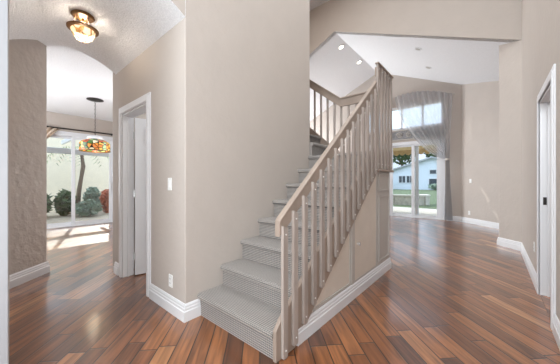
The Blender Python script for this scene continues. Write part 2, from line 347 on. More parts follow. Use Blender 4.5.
# ------------------------------------------------------------------ baseboards
PROF = [(0, 0), (0.020, 0), (0.020, 0.085), (0.015, 0.092), (0.015, 0.112), (0.011, 0.118), (0.011, 0.135), (0.004, 0.150), (0, 0.150)]
def baseboard(name, path, label, side=1, h=1.0):
    """path: corner points along the wall face, room on the right-hand side when side=1"""
    pts = [Vector(p) for p in path]; n = len(pts); offs = []
    for i in range(n):
        d0 = (pts[i] - pts[i - 1]).normalized() if i else None
        d1 = (pts[i + 1] - pts[i]).normalized() if i < n - 1 else None
        nr = lambda d: Vector((d.y, -d.x)) * side
        if d0 is None: o = nr(d1)
        elif d1 is None: o = nr(d0)
        else:
            o = nr(d0) + nr(d1); o = o / (o.dot(nr(d0)))
        offs.append(o)
    b = MB(); rings = [[b.b.verts.new((p.x + o.x * t, p.y + o.y * t, z * h)) for t, z in PROF] for p, o in zip(pts, offs)]
    k = len(PROF)
    for A_, B_ in zip(rings, rings[1:]):
        for j in range(k): b.b.faces.new([A_[j], A_[(j + 1) % k], B_[(j + 1) % k], B_[j]])
    b.b.faces.new(rings[0]); b.b.faces.new(rings[-1][::-1])
    return struct(name, b, M['white'], label, 'baseboard')
baseboard('baseboard_left', [(UL, 1.255), (UL, V1), (DW1 + 0.08, V1)], 'white stepped baseboard wrapping the corner by the lowest stair', side=-1)
baseboard('baseboard_hall', [(DW0 - 0.1, V1), (-3.80, V1), (-3.80, V1 + 0.01)], 'white baseboard stub left of the hall door casing', side=-1)
baseboard('baseboard_dining', [(-4.60, 0.434), (-4.506, 0.528), (-3.95, -0.028)], 'white baseboard on the rough textured wall at left', side=-1)
baseboard('baseboard_dining_far', [(SU, 2.55), (-3.93, 2.55)], 'white baseboard on the right dining wall', side=1)
baseboard('baseboard_right', [(UR, -1.72), (UR, RD0 - 0.09)], 'white baseboard at the lower right corner', side=-1)
baseboard('baseboard_right_far', [(UR, RD1 + 0.09), (UR, 6.04), (0.08, 6.34), (0.15, 6.41)], 'white baseboard from the right doorway round the return wall', side=-1)
baseboard('baseboard_great', [(WR + 0.08, 9.36), (-0.74, 9.36), (GR, 7.32)], 'white baseboard below the sun flecked diagonal wall', side=1)
# ------------------------------------------------------------------ doors and casings
def casing_y(b, u0, u1, z, y, dy, w=0.085):
    """casing around an opening in a wall facing -y or +y; stepped profile"""
    for a, t in ((w, dy), (w * 0.62, dy * 1.5)):
        g = 0.0 if t == dy else 0.008
        b.box(u0 - a, u0 - g, y, y + t, 0, z + a); b.box(u1 + g, u1 + a, y, y + t, 0, z + a); b.box(u0 - g, u1 + g, y, y + t, z + g, z + a)
d1 = empty('door_1', ((DW0 + DW1) / 2, V1, 0), 'white panelled door standing open in the white cased hall doorway', 'door', kind='structure')
def rel(b, root):
    for v in b.b.verts: v.co -= root.location
    return b
b = MB(); casing_y(b, DW0, DW1, 2.05, V1, -0.014); b.box(DW0 - 0.001, DW0 + 0.02, V1, V1 + 0.13, 0, 2.05); b.box(DW1 - 0.02, DW1 + 0.001, V1, V1 + 0.13, 0, 2.05); b.box(DW0, DW1, V1, V1 + 0.13, 2.03, 2.051)
b.box(DW0, DW0 + 0.032, V1 + 0.05, V1 + 0.075, 0, 2.05); b.box(DW1 - 0.032, DW1, V1 + 0.05, V1 + 0.075, 0, 2.05)
rel(b, d1).build('door_casing', M['white'], d1, 0.003)
def panel_leaf(w, h, t=0.036):
    b = MB(); b.box(0, w, -t, 0, 0.012, h)
    xs = [(0.11, w / 2 - 0.055), (w / 2 + 0.055, w - 0.11)]
    for z0, z1 in ((0.22, 0.82), (0.98, 1.58), (1.70, h - 0.12)):
        for x0, x1 in xs:
            for yy, s in ((-t, -1), (0, 1)):
                # raised ring and field
                for a in (0, 1):
                    m0 = 0.0 if a == 0 else 0.03
                    dep = 0.012 if a == 0 else 0.008
                    if a == 0:
                        b.box(x0, x1, min(yy, yy + s * dep), max(yy, yy + s * dep), z0, z0 + 0.016); b.box(x0, x1, min(yy, yy + s * dep), max(yy, yy + s * dep), z1 - 0.016, z1)
                        b.box(x0, x0 + 0.016, min(yy, yy + s * dep), max(yy, yy + s * dep), z0 + 0.016, z1 - 0.016); b.box(x1 - 0.016, x1, min(yy, yy + s * dep), max(yy, yy + s * dep), z0 + 0.016, z1 - 0.016)
                    else:
                        b.box(x0 + m0, x1 - m0, min(yy, yy + s * dep), max(yy, yy + s * dep), z0 + m0, z1 - m0)
    return b
leaf = panel_leaf(0.72, 2.02).build('door_leaf', M['white'], d1, 0.002)
leaf.location = (DW0 + 0.045 - d1.location.x, 0.13, 0); leaf.rotation_euler = (0, 0, R(76))
for zz in (0.25, 1.05, 1.80):
    h = MB().tube([(DW0 + 0.036 - d1.location.x, 0.125, zz - 0.045), (DW0 + 0.036 - d1.location.x, 0.125, zz + 0.045)], 0.008, 8).build('hinge', M['steel'], d1)
k = MB().lathe([(0, 0), (0.012, 0), (0.012, 0.03), (0.027, 0.045), (0.027, 0.06), (0, 0.07)], n=16).build('door_knob', M['steel'], leaf, smooth=True); k.location = (0.655, -0.036, 0.97); k.rotation_euler = (R(90), 0, 0)
d2 = empty('door_2', (UR, (RD0 + RD1) / 2, 0), 'white cased doorway with a dark strike plate in the right wall', 'doorway', kind='structure')
b = MB()
for a, t in ((0.09, 0.014), (0.056, 0.021)):
    b.box(UR - t, UR, RD0 - a, RD0, 0, 2.05 + a); b.box(UR - t, UR, RD1, RD1 + a, 0, 2.05 + a); b.box(UR - t, UR, RD0, RD1, 2.05, 2.05 + a)
b.box(UR - 0.005, UR + 0.14, RD0 - 0.001, RD0 + 0.02, 0, 2.05); b.box(UR - 0.005, UR + 0.14, RD1 - 0.02, RD1 + 0.001, 0, 2.05); b.box(UR - 0.005, UR + 0.14, RD0, RD1, 2.03, 2.051)
b.box(UR + 0.05, UR + 0.075, RD1 - 0.032, RD1, 0, 2.05); b.box(UR + 0.05, UR + 0.075, RD0, RD0 + 0.032, 0, 2.05); b.box(UR + 0.05, UR + 0.075, RD0, RD1, 2.018, 2.05)
rel(b, d2).build('door_casing', M['white'], d2, 0.003)
rel(MB().box(UR + 0.020, UR + 0.046, RD1 - 0.024, RD1 - 0.019, 0.96, 1.04), d2).build('strike_plate', M['iron'], d2)
rel(MB().box(UR, UR + 0.13, RD0, RD1, 0.0, 0.008), d2).build('threshold', M['floor'], d2)
struct('trim_1', MB().box(UL, UL + 0.018, V0 - 0.11, V0 - 0.004, 0, 2.60), M['greytrim'], 'white vertical casing board at the far left edge', 'trim', bevel=0.004)
# ------------------------------------------------------------------ windows
def slider_x(root, u, v0, v1, h, bars, name='frame'):
    pass
w1 = empty('window_1', (SU, (SV0 + SV1) / 2, 0), 'white framed sliding glass door of the dining room', 'sliding door', kind='structure')
b = MB(); x0, x1 = SU - 0.11, SU + 0.012
b.box(x0, x1, SV0 - 0.06, SV0 + 0.03, 0, SH + 0.08); b.box(x0, x1, SV1 - 0.03, SV1 + 0.06, 0, SH + 0.08); b.box(x0, x1, SV0 + 0.03, SV1 - 0.03, SH - 0.03, SH + 0.08); b.box(x0, x1, SV0 + 0.03, SV1 - 0.03, 0, 0.03)
rel(b, w1).build('frame', M['alu'], w1, 0.003)
vm = (SV0 + SV1) / 2
for xo, a, c in ((SU - 0.03, vm - 0.045, SV1 - 0.03), (SU - 0.075, SV0 + 0.03, vm + 0.045)):
    b = MB(); b.box(xo - 0.03, xo, a, a + 0.075, 0.03, SH - 0.03); b.box(xo - 0.03, xo, c - 0.075, c, 0.03, SH - 0.03); b.box(xo - 0.03, xo, a + 0.075, c - 0.075, 0.03, 0.12); b.box(xo - 0.03, xo, a + 0.075, c - 0.075, SH - 0.10, SH - 0.03)
    s_ = rel(b, w1).build('sash', M['alu'], w1, 0.003)
    rel(MB().box(xo - 0.018, xo - 0.012, a + 0.07, c - 0.07, 0.11, SH - 0.09), w1).build('pane', M['glass'], s_)
rel(MB().box(SU - 0.03, SU + 0.005, SV1 - 0.085, SV1 - 0.06, 0.95, 1.2), w1).build('pull_handle', M['alu'], w1, 0.004)
w2 = empty('window_2', ((WL + WR) / 2, GY1, 0), 'white framed sliding patio door in the great room', 'sliding door', kind='structure')
b = MB(); y0, y1 = GY1 - 0.012, GY1 + 0.11
b.box(WL - 0.05, WL + 0.03, y0, y1, 0, WH + 0.06); b.box(WR - 0.08, WR + 0.05, y0, y1, 0, WH + 0.06); b.box(WL + 0.03, WR - 0.08, y0, y1, WH - 0.05, WH + 0.06); b.box(WL + 0.03, WR - 0.08, y0, y1, 0, 0.03)
rel(b, w2).build('frame', M['alu'], w2, 0.003)
for yo, a, c in ((GY1 + 0.03, -2.12, WR - 0.08), (GY1 + 0.07, -2.92, -1.91), (GY1 + 0.03, WL + 0.03, -2.72)):
    b = MB(); b.box(a, a + 0.10, yo, yo + 0.03, 0.03, WH - 0.05); b.box(c - 0.10, c, yo, yo + 0.03, 0.03, WH - 0.05); b.box(a + 0.1, c - 0.1, yo, yo + 0.03, 0.03, 0.10); b.box(a + 0.1, c - 0.1, yo, yo + 0.03, WH - 0.11, WH - 0.05)
    s_ = rel(b, w2).build('sash', M['alu'], w2, 0.003)
    rel(MB().box(a + 0.095, c - 0.095, yo + 0.012, yo + 0.018, 0.09, WH - 0.10), w2).build('pane', M['glass'], s_)
w3 = empty('window_3', ((WL + WR) / 2, GY1, TW0), 'white framed transom window above the patio door', 'window', kind='structure')
b = MB(); b.box(WL, WL + 0.05, y0, y1, TW0, TW1); b.box(WR - 0.05, WR, y0, y1, TW0, TW1); b.box(WL, WR, y0, y1, TW1 - 0.06, TW1 + 0.02); b.box(WL, WR, y0, y1, TW0 - 0.02, TW0 + 0.05)
for q in (-2.42, -1.78, -3.02): b.box(q - 0.025, q + 0.025, y0, y1, TW0, TW1)
rel(b, w3).build('frame', M['alu'], w3, 0.003)
rel(MB().box(WL + 0.04, WR - 0.04, GY1 + 0.05, GY1 + 0.056, TW0 + 0.04, TW1 - 0.05), w3).build('pane', M['glass'], w3)
# carved frieze between door and transom
fz = empty('carved_frieze', ((WL + WR) / 2, GY1, 2.6), 'grey carved frieze panel between patio door and transom window', 'frieze')
rel(MB().box(WL, WR, GY1 - 0.035, GY1 - 0.013, 2.64, 2.99), fz).build('board', M['frieze'], fz)
b = MB(); b.box(WL, WR, GY1 - 0.055, GY1 - 0.035, 2.96, 2.99); b.box(WL, WR, GY1 - 0.055, GY1 - 0.035, 2.64, 2.67)
for q in (WL + 0.01, -2.84, -2.06, -1.28): b.box(q, q + 0.05, GY1 - 0.055, GY1 - 0.035, 2.67, 2.96)
rel(b, fz).build('border', M['greyframe'], fz, 0.005)
for q in (-3.5, -2.68, -1.9):
    for k in range(2):
        cx = q + 0.2 + 0.3 * k
        pts = [(cx + 0.11 * (1 - t / 26) * math.cos(t * 0.5) * (1 if k else -1), GY1 - 0.045, 2.815 + 0.105 * (1 - t / 26) * math.sin(t * 0.5)) for t in range(24)]
        rel(MB().tube(pts, 0.014, 6), fz).build('scroll', M['greyframe'], fz, smooth='all')
# ------------------------------------------------------------------ staircase
st = empty('staircase', (-1.56, 1.257, 0), 'carpeted staircase with pickled oak railing rising beside the tall beige wall', 'staircase')
OUT = -1.10                                   # outer face of the stair side
def nose(v): return 0.20 + 0.778 * (v - 1.237)
def step_profile(v, z0, z1, depth, n=6):
    r = 0.026
    p = [(v, z0), (v, z1 - 2 * r)]
    p += [(v - 0.004 + r * -math.sin(math.pi * k / n) , z1 - r - r * math.cos(math.pi * k / n)) for k in range(n + 1)]
    p += [(v + depth, z1), (v + depth, z0)]
    return p
for i in range(8):
    v = 1.257 + 0.252 * i; z1 = 0.20 + 0.196 * i + (0.005 if i == 7 else 0)
    z0 = 0.0 if i == 0 else z1 - 0.196 - 0.03
    b = MB().side(step_profile(v, z0, z1, 0.275 if i < 7 else 0.67), UL + 0.001, -1.118)
    rel(b, st).build('carpeted_step', M['carpet'], st, smooth=True)
for i in range(7):                            # upper flight, turning left
    z1 = 1.77 + 0.194 * i; u1 = -1.985 - 0.24 * i
    b = MB().front([(u1, z1 - 0.21), (u1, z1 - 0.05), (u1 + 0.022, z1 - 0.04), (u1 + 0.022, z1 - 0.012), (u1 + 0.01, z1), (u1 - 0.3, z1), (u1 - 0.3, z1 - 0.21)], 3.041, 3.66)
    rel(b, st).build('upper_carpeted_step', M['carpet'], st)
rel(MB().box(-4.6, -3.66, 3.041, 3.66, 2.95, 3.13), st).build('upper_landing', M['carpet'], st)
b = MB().box(UL, -1.12, 3.04, 3.66, 1.40, 1.56)
rel(b, st).build('landing_deck', M['panelpaint'], st)
# stringer
b = MB().side([(1.243, 0), (1.243, 0.205), (1.30, nose(1.30) + 0.02), (3.10, nose(3.10) + 0.02), (3.10, nose(3.10) - 0.37), (1.237 + 0.36 / 0.778 - 0.2 / 0.778 + 0.01, 0)], OUT - 0.022, OUT + 0.008)
rel(b, st).build('stringer', M['taupe'], st, 0.003)
rel(MB().box(OUT - 0.022, OUT + 0.008, 3.08, 3.665, 1.345, 1.62), st).build('landing_fascia', M['taupe'], st, 0.003)
rel(MB().box(OUT - 0.022, OUT + 0.05, 3.10, 3.68, 1.335, 1.362), st).build('ledge', M['taupe'], st, 0.005)
# upper flight stringer and landing edge on the far side
b = MB().front([(-1.10, 1.345), (-1.10, 1.62), (-1.80, 1.62), (-3.7, 1.72 + 0.80 * 1.86), (-3.7, 1.30 + 0.80 * 1.75), (-1.95, 1.30)], 3.662, 3.69)
rel(b, st).build('upper_stringer', M['taupe'], st, 0.003)
# main handrail: board with a rounded cap
def rail(v): return 0.965 + 0.815 * (v - 1.30)
b = MB().side([(1.285, rail(1.285) - 0.085), (1.285, rail(1.285) - 0.02), (3.20, rail(3.20) - 0.02), (3.20, rail(3.20) - 0.125), (1.315, rail(1.315) - 0.125)], OUT - 0.022, OUT + 0.010)
hr = rel(b, st).build('handrail', M['taupe'], st, 0.003)
b = MB().side([(1.275, rail(1.275) - 0.024), (1.275, rail(1.275)), (3.21, rail(3.21)), (3.21, rail(3.21) - 0.024)], OUT - 0.032, OUT + 0.016)
rel(b, st).build('rail_cap', M['taupe'], hr, 0.009, segs=3)
b = MB().side([(1.275, rail(1.275) - 0.115), (1.275, rail(1.275) - 0.012), (1.31, rail(1.31) - 0.012), (1.31, rail(1.31) - 0.115)], OUT - 0.032, OUT + 0.012)
rel(b, st).build('rail_end', M['taupe'], hr, 0.004)
# level guard rail over the landing
b = MB(); b.box(OUT - 0.022, OUT + 0.007, 3.14, 3.665, 2.52, 2.628)
lr = rel(b, st).build('landing_rail', M['taupe'], st, 0.003)
rel(MB().box(OUT - 0.004, OUT + 0.044, 3.09, 3.69, 2.646, 2.664), st).build('rail_cap', M['taupe'], lr, 0.006)
# far rail: level, then rising with the upper flight
b = MB().front([(OUT, 2.40), (OUT, 2.52), (-1.86, 2.52), (-3.7, 2.52 + 0.77 * 1.84), (-3.7, 2.40 + 0.77 * 1.84), (-1.86, 2.40)], 3.662, 3.69)
fr = rel(b, st).build('upper_handrail', M['taupe'], st, 0.003)
b = MB().front([(OUT, 2.52), (OUT, 2.543), (-1.855, 2.543), (-3.7, 2.543 + 0.77 * 1.845), (-3.7, 2.52 + 0.77 * 1.845), (-1.86, 2.52)], 3.645, 3.705)
rel(b, st).build('rail_cap', M['taupe'], fr, 0.006)
# balusters bolted to the outside of stringer and rail
BW = 0.050
def bolt(o, v, z):
    rel(MB().tube([(OUT + 0.031, v, z), (OUT + 0.036, v, z)], 0.0055, 8), st).build('bolt', M['plastic'], o)
def baluster(v, zb, zt, slope, name='baluster'):
    b = MB().side([(v, zb + 0.004), (v + 0.008, zb - 0.006), (v + BW - 0.008, zb - 0.006), (v + BW, zb + 0.004), (v + BW, zt + slope * BW), (v, zt)], OUT + 0.008, OUT + 0.032)
    o = rel(b, st).build(name, M['baluster'], st, 0.002)
    bolt(o, v + BW / 2, zb + 0.05); bolt(o, v + BW / 2, zt - 0.06)
baluster(1.292, 0.008, rail(1.292) - 0.055, -0.4, 'newel_post')
for k in range(1, 15):
    v = 1.284 + 0.1245 * k
    baluster(v, max(0.03, nose(v + BW / 2) - 0.31), rail(v) - 0.055, -0.4)
for k in range(5):
    baluster(3.10 + 0.128 * k, 1.372, 2.645, 0.0)
# balusters of the far guard and the upper flight
for k in range(6):
    u = -1.23 - 0.126 * k
    rel(MB().box(u - 0.016, u + 0.016, 3.69, 3.715, 1.38, 2.47), st).build('upper_baluster', M['baluster'], st, 0.003)
for k in range(9):
    u = -1.98 - 0.126 * k; dz = 0.77 * (-1.86 - u)
    rel(MB().box(u - 0.016, u + 0.016, 3.69, 3.715, 1.52 + dz, 2.45 + dz), st).build('upper_baluster', M['baluster'], st, 0.003)
# side of the stair: closet panels, doors, pilaster
def low(v): return max(0.0, nose(v) - 0.36)
b = MB().side([(1.47, 0), (3.65, 0), (3.65, 1.345), (3.10, 1.345), (3.08, low(3.08)), (1.47, low(1.47))], OUT - 0.06, OUT - 0.012)
rel(b, st).build('under_stair_panel', M['panelpaint'], st)
def raked(v0, v1, z0, drop, x0, x1, w=None):
    b = MB()
    if w is None:
        b.side([(v0, z0), (v1, z0), (v1, low(v1) - drop), (v0, max(z0 + 0.01, low(v0) - drop))], x0, x1)
    else:
        b.side([(v0, z0), (v1, z0), (v1, z0 + w), (v0, z0 + w)], x0, x1)
        b.side([(v1 - w, z0 + w), (v1, z0 + w), (v1, low(v1) - drop), (v1 - w, low(v1 - w) - drop)], x0, x1)
        if low(v0) - drop > z0 + w: b.side([(v0, z0 + w), (v0 + w, z0 + w), (v0 + w, low(v0 + w) - drop), (v0, low(v0) - drop)], x0, x1)
    return b
rel(raked(1.72, 2.42, 0.150, 0.0, OUT - 0.012, OUT - 0.002, 0.03), st).build('panel_trim', M['greyframe'], st, 0.003)
rel(MB().side([(2.42, 0.15), (2.47, 0.15), (2.47, low(2.47)), (2.42, low(2.42))], OUT - 0.012, OUT + 0.004), st).build('stile', M['greyframe'], st, 0.003)
cdz = rel(raked(2.485, 3.12, 0.155, 0.015, OUT - 0.014, OUT - 0.002), st).build('closet_door', M['panelpaint'], st, 0.003)
rel(raked(2.475, 3.14, 0.150, 0.0, OUT - 0.006, OUT + 0.001, 0.022), st).build('door_trim', M['greyframe'], cdz, 0.002)
kb = MB().lathe([(0, 0), (0.008, 0), (0.008, 0.015), (0.018, 0.024), (0.018, 0.034), (0, 0.04)], n=16).build('knob', M['greyframe'], cdz, smooth=True)
kb.location = Vector((OUT - 0.002, 2.56, 0.545)) - st.location; kb.rotation_euler = (0, R(90), 0)
pl = rel(MB().box(OUT - 0.07, OUT, 3.145, 3.65, 0, 1.345), st).build('pilaster', M['greyframe'], st, 0.004)
for z0, z1 in ((0.19, 1.03), (1.08, 1.31)):
    b = MB(); p0, p1, w = 3.20, 3.60, 0.025
    b.box(OUT, OUT + 0.012, p0, p1, z0, z0 + w); b.box(OUT, OUT + 0.012, p0, p1, z1 - w, z1); b.box(OUT, OUT + 0.012, p0, p0 + w, z0 + w, z1 - w); b.box(OUT, OUT + 0.012, p1 - w, p1, z0 + w, z1 - w)
    rel(b, st).build('moulding', M['greyframe'], pl, 0.004)
b = MB(); b.box(UL, OUT - 0.02, 3.60, 3.65, 0, 1.40)
rel(b, st).build('end_panel', M['panelpaint'], st)
# white baseboard along the stair side
pts = [(OUT - 0.004, 1.478), (OUT - 0.004, 3.655), (UL, 3.655)]
def base_part(pts, side):
    P = [Vector(p) for p in pts]; b = MB(); rings = []
    nr = lambda d: Vector((d.y, -d.x)) * side
    for i, p in enumerate(P):
        ds = [(P[j + 1] - P[j]).normalized() for j in (i - 1, i) if 0 <= j < len(P) - 1]
        o = nr(ds[0]) if len(ds) == 1 else (nr(ds[0]) + nr(ds[1])) / ((nr(ds[0]) + nr(ds[1])).dot(nr(ds[0])))
        rings.append([b.b.verts.new((p.x + o.x * t, p.y + o.y * t, z)) for t, z in PROF])
    k = len(PROF)
    for A_, B_ in zip(rings, rings[1:]):
        for j in range(k): b.b.faces.new([A_[j], A_[(j + 1) % k], B_[(j + 1) % k], B_[j]])
    b.b.faces.new(rings[0]); b.b.faces.new(rings[-1][::-1]); return b
rel(base_part(pts, 1), st).build('skirting', M['white'], st)
# ------------------------------------------------------------------ lamps
L1 = empty('ceiling_light', (-2.97, 0.60, 2.785), 'small bronze semi-flush ceiling light with a glowing leaded glass bowl', 'lamp')
MB().lathe([(0, 0.004), (0.088, 0.0), (0.092, -0.012), (0.080, -0.026), (0.03, -0.034), (0, -0.034)]).build('ceiling_plate', M['bronze'], L1, smooth=True)
MB().lathe([(0.010, -0.03), (0.010, -0.07), (0.018, -0.08), (0.010, -0.09), (0.010, -0.118), (0, -0.118)], n=16).build('stem', M['bronze'], L1, smooth=True)
for k in range(3):
    a = 2.1 * k + 0.5
    MB().tube([(0.05 * math.cos(a), 0.05 * math.sin(a), -0.02), (0.085 * math.cos(a), 0.085 * math.sin(a), -0.128)], 0.003, 6).build('hanger_chain', M['bronze'], L1)
MB().lathe([(0, -0.110), (0.05, -0.112), (0.112, -0.122), (0.124, -0.130), (0.122, -0.142), (0.096, -0.148), (0.092, -0.136)]).build('brim', M['bronze'], L1, smooth=True)
MB().lathe([(0.094, -0.140), (0.095, -0.152), (0.088, -0.180), (0.072, -0.212), (0.045, -0.240), (0.016, -0.252), (0, -0.254)]).build('glass_bowl', M['lit_bowl'], L1, smooth=True)
MB().lathe([(0, -0.252), (0.008, -0.255), (0.005, -0.264), (0, -0.268)], n=12).build('finial', M['bronze'], L1, smooth=True)
light('ceiling_light_bulb', 'POINT', 6, (-2.97, 0.60, 2.730), (1.0, 0.90, 0.76)).data.shadow_soft_size = 0.03
light('ceiling_light_bowl_bulb', 'POINT', 13, (-2.97, 0.60, 2.60), (1.0, 0.96, 0.9)).data.shadow_soft_size = 0.02
CH = empty('chandelier', (-6.62, 1.55, 3.0), 'stained glass drum pendant hanging on a chain before the sliding door', 'lamp')
MB().lathe([(0, 0), (0.15, 0), (0.155, -0.012), (0.12, -0.022), (0.03, -0.03), (0, -0.03)]).build('ceiling_plate', M['iron'], CH, smooth=True)
b = MB()
for k in range(18):
    z = -0.04 - 0.042 * k; a = 0 if k % 2 else math.pi / 2
    b.tube([(0.011 * math.cos(t) * math.cos(a), 0.011 * math.cos(t) * math.sin(a), z - 0.02 + 0.024 * math.sin(t)) for t in [2 * math.pi * j / 10 for j in range(11)]], 0.0035, 5)
b.build('chain', M['iron'], CH)
MB().lathe([(0.012, -0.78), (0.09, -0.80), (0.14, -0.83), (0.15, -0.87), (0.0, -0.87)]).build('crown', M['alu'], CH, smooth=True)
MB().lathe([(0.14, -0.87), (0.24, -0.92), (0.275, -0.96), (0.278, -1.12), (0.266, -1.12), (0.264, -0.965), (0.23, -0.935), (0.14, -0.885)], n=40).build('stained_glass_shade', M['stained'], CH)
MB().lathe([(0.274, -1.115), (0.282, -1.115), (0.282, -1.135), (0.26, -1.135), (0.26, -1.115)], n=40).build('rim', M['bronze'], CH)
light('chandelier_bulb', 'POINT', 8, (-6.62, 1.53, 1.98), (1.0, 0.85, 0.62)).data.shadow_soft_size = 0.05
def recessed(u, v, lit, label):
    o = empty('recessed_light', (u, v, rz(u) - 0.002), label, 'lamp', 'recessed ceiling lights')
    o.rotation_euler = (0, math.atan(0.43) if u > RU else -math.atan(0.45), 0)
    MB().lathe([(0.062, -0.002), (0.088, 0.0), (0.092, -0.008), (0.085, -0.014), (0.064, -0.012)], n=28).build('trim_ring', M['white'], o, smooth=True)
    MB().lathe([(0, -0.009), (0.05, -0.010), (0.066, -0.006), (0.066, 0.001)], n=28).build('lens', M['recess'] if lit else M['greyframe'], o, smooth=True)
recessed(-3.398, 6.757, True, 'lit recessed light on the left slope nearer the beige header')
recessed(-3.377, 8.005, True, 'lit recessed light on the left slope just above the stair post')
recessed(-1.39, 6.81, False, 'unlit recessed light on the right slope nearest the header')
recessed(-1.405, 8.115, False, 'unlit recessed light on the right slope above the curtain')
# ------------------------------------------------------------------ switches and outlets
def plate(name, u, v, z, ang, label, cat, kind):
    o = empty(name, (u, v, z), label, cat, 'white light switches' if kind == 'switch' else 'white wall outlets', rz=ang)     # faces local -y
    MB().box(-0.036, 0.036, -0.007, 0, -0.058, 0.058).build('cover_plate', M['plastic'], o, 0.003)
    if kind == 'switch': MB().box(-0.016, 0.016, -0.012, -0.006, -0.034, 0.034).build('rocker', M['plastic'], o, 0.002)
    else:
        for dz in (-0.02, 0.02):
            s_ = MB().box(-0.016, 0.016, -0.0095, -0.006, dz - 0.014, dz + 0.014).build('socket', M['plastic'], o, 0.003)
            b = MB(); b.box(-0.008, -0.005, -0.0102, -0.009, dz - 0.004, dz + 0.006); b.box(0.005, 0.008, -0.0102, -0.009, dz - 0.004, dz + 0.006); b.build('slots', M['slot'], s_)
    return o
plate('light_switch', -2.293, V1, 1.18, 0, 'white light switch on the beige wall right of the hall doorway', 'light switch', 'switch')
plate('wall_outlet', -2.275, V1, 0.285, 0, 'white outlet low on the corner wall below the light switch', 'outlet', 'outlet')
plate('light_switch', -0.50, 9.12, 1.23, R(-45), 'white switch plate on the diagonal wall below the sun flecks', 'light switch', 'switch')
plate('wall_outlet', -0.53, 9.15, 0.30, R(-45), 'white outlet low on the diagonal wall beside the curtain', 'outlet', 'outlet')
plate('wall_outlet', UR, 4.28, 0.42, R(-90), 'pale outlet low on the right wall beyond the doorway', 'outlet', 'outlet')
# ------------------------------------------------------------------ curtains
def rodtop(u): return 3.90 + 0.32 * max(0.0, 1 - ((u + 2.15) / 1.22) ** 2)
cr = empty('curtain_rod', (-2.15, GY1 - 0.09, 3.9), 'slim arched curtain rod over the great room windows', 'curtain rod')
us = [-3.38 + 2.46 * k / 30 for k in range(31)]
rel(MB().tube([(u, GY1 - 0.09, rodtop(u)) for u in us], 0.010, 8), cr).build('rod', M['greyframe'], cr, smooth='all')
for u in (-3.39, -0.91): rel(MB().lathe([(0, -0.03), (0.02, -0.02), (0.028, 0), (0.02, 0.02), (0, 0.03)], (u, GY1 - 0.09, 3.9), 12), cr).build('finial', M['greyframe'], cr, smooth=True)
for u in (-3.30, -2.15, -1.0): rel(MB().box(u - 0.008, u + 0.008, GY1 - 0.09, GY1, rodtop(u) - 0.02, rodtop(u) - 0.004), cr).build('bracket', M['greyframe'], cr)
def swag(name, ua, ub, ut, sgn, label):
    o = empty(name, (ut, GY1 - 0.1, 0), label, 'curtain', 'sheer swag curtains')
    zt = 1.90
    def f(s, t):
        u0 = ua + (ub - ua) * s; z0 = rodtop(u0) - 0.012
        pin = ut + 0.09 * (s - 0.5) * (1 if ub > ua else -1)
        dep = 0.042 * math.sin(s * 2 * math.pi * 11) + 0.012 * math.sin(s * 2 * math.pi * 37 + 1)
        if t < 0.6:
            q = t / 0.6
            span = abs(u0 - pin)
            u = u0 + (pin - u0) * (q ** (1 + 0.25 * span)) ; z = z0 + (zt - z0) * (1 - (1 - q) ** (1 + 0.32 * span))
            amp = 1 - 0.45 * q
        else:
            q = (t - 0.6) / 0.4
            u = pin + 0.01 * q * sgn + (s - 0.5) * (0.15 * q ** 1.2) * (1 if ub > ua else -1); z = zt + (0.02 - zt) * q; amp = 0.55 + 0.35 * q
        return (u, GY1 - 0.10 + dep * amp - 0.02 * math.sin(min(t / 0.6, 1) * math.pi), z)
    rel(MB().grid(f, 180, 46), o).build('sheer_fabric', M['sheer'], o, smooth='all')
    rel(MB().lathe([(0.075, -0.03), (0.085, 0), (0.075, 0.03), (0.066, 0.03), (0.066, -0.03)], (ut, GY1 - 0.10, zt), 20), o).build('tie_band', M['greyframe'], o, smooth=True)
    return o
swag('sheer_curtain', -2.62, -0.95, -1.07, 1, 'grey sheer curtain swept right and tied beside the patio door')
swag('sheer_curtain', -2.70, -3.36, -3.22, -1, 'grey sheer curtain swept left behind the stair railing')
rd = empty('curtain_rod', (SU + 0.09, 1.5, 2.60), 'dark iron curtain rod above the dining sliding door', 'curtain rod')
rel(MB().tube([(SU + 0.09, 0.2, 2.60), (SU + 0.09, 2.5, 2.60)], 0.019, 10), rd).build('rod', M['iron'], rd, smooth='all')
for v in (0.18, 2.5): rel(MB().lathe([(0, -0.03), (0.022, -0.02), (0.032, 0), (0.022, 0.02), (0, 0.03)], (SU + 0.09, v, 2.60), 12), rd).build('finial', M['iron'], rd, smooth=True)
for v in (0.45, 2.42): rel(MB().box(SU, SU + 0.09, v - 0.008, v + 0.008, 2.575, 2.592), rd).build('bracket', M['iron'], rd)
dr = empty('drape', (SU + 0.09, 0.9, 0), 'cream drape bunched at the left of the dining sliding door', 'curtain')
def df(s, t):
    q = min(t / 0.36, 1.0)
    w = 0.88 + (0.16 - 0.88) * q if t < 0.36 else 0.16 + 0.16 * ((t - 0.36) / 0.64) ** 0.6
    v = 0.36 + w * s
    return (SU + 0.09 + 0.04 * math.sin(s * 2 * math.pi * 8), v, 2.585 - 2.565 * t)
rel(MB().grid(df, 84, 20), dr).build('fabric', M['drape'], dr, smooth='all', thick=0.003)
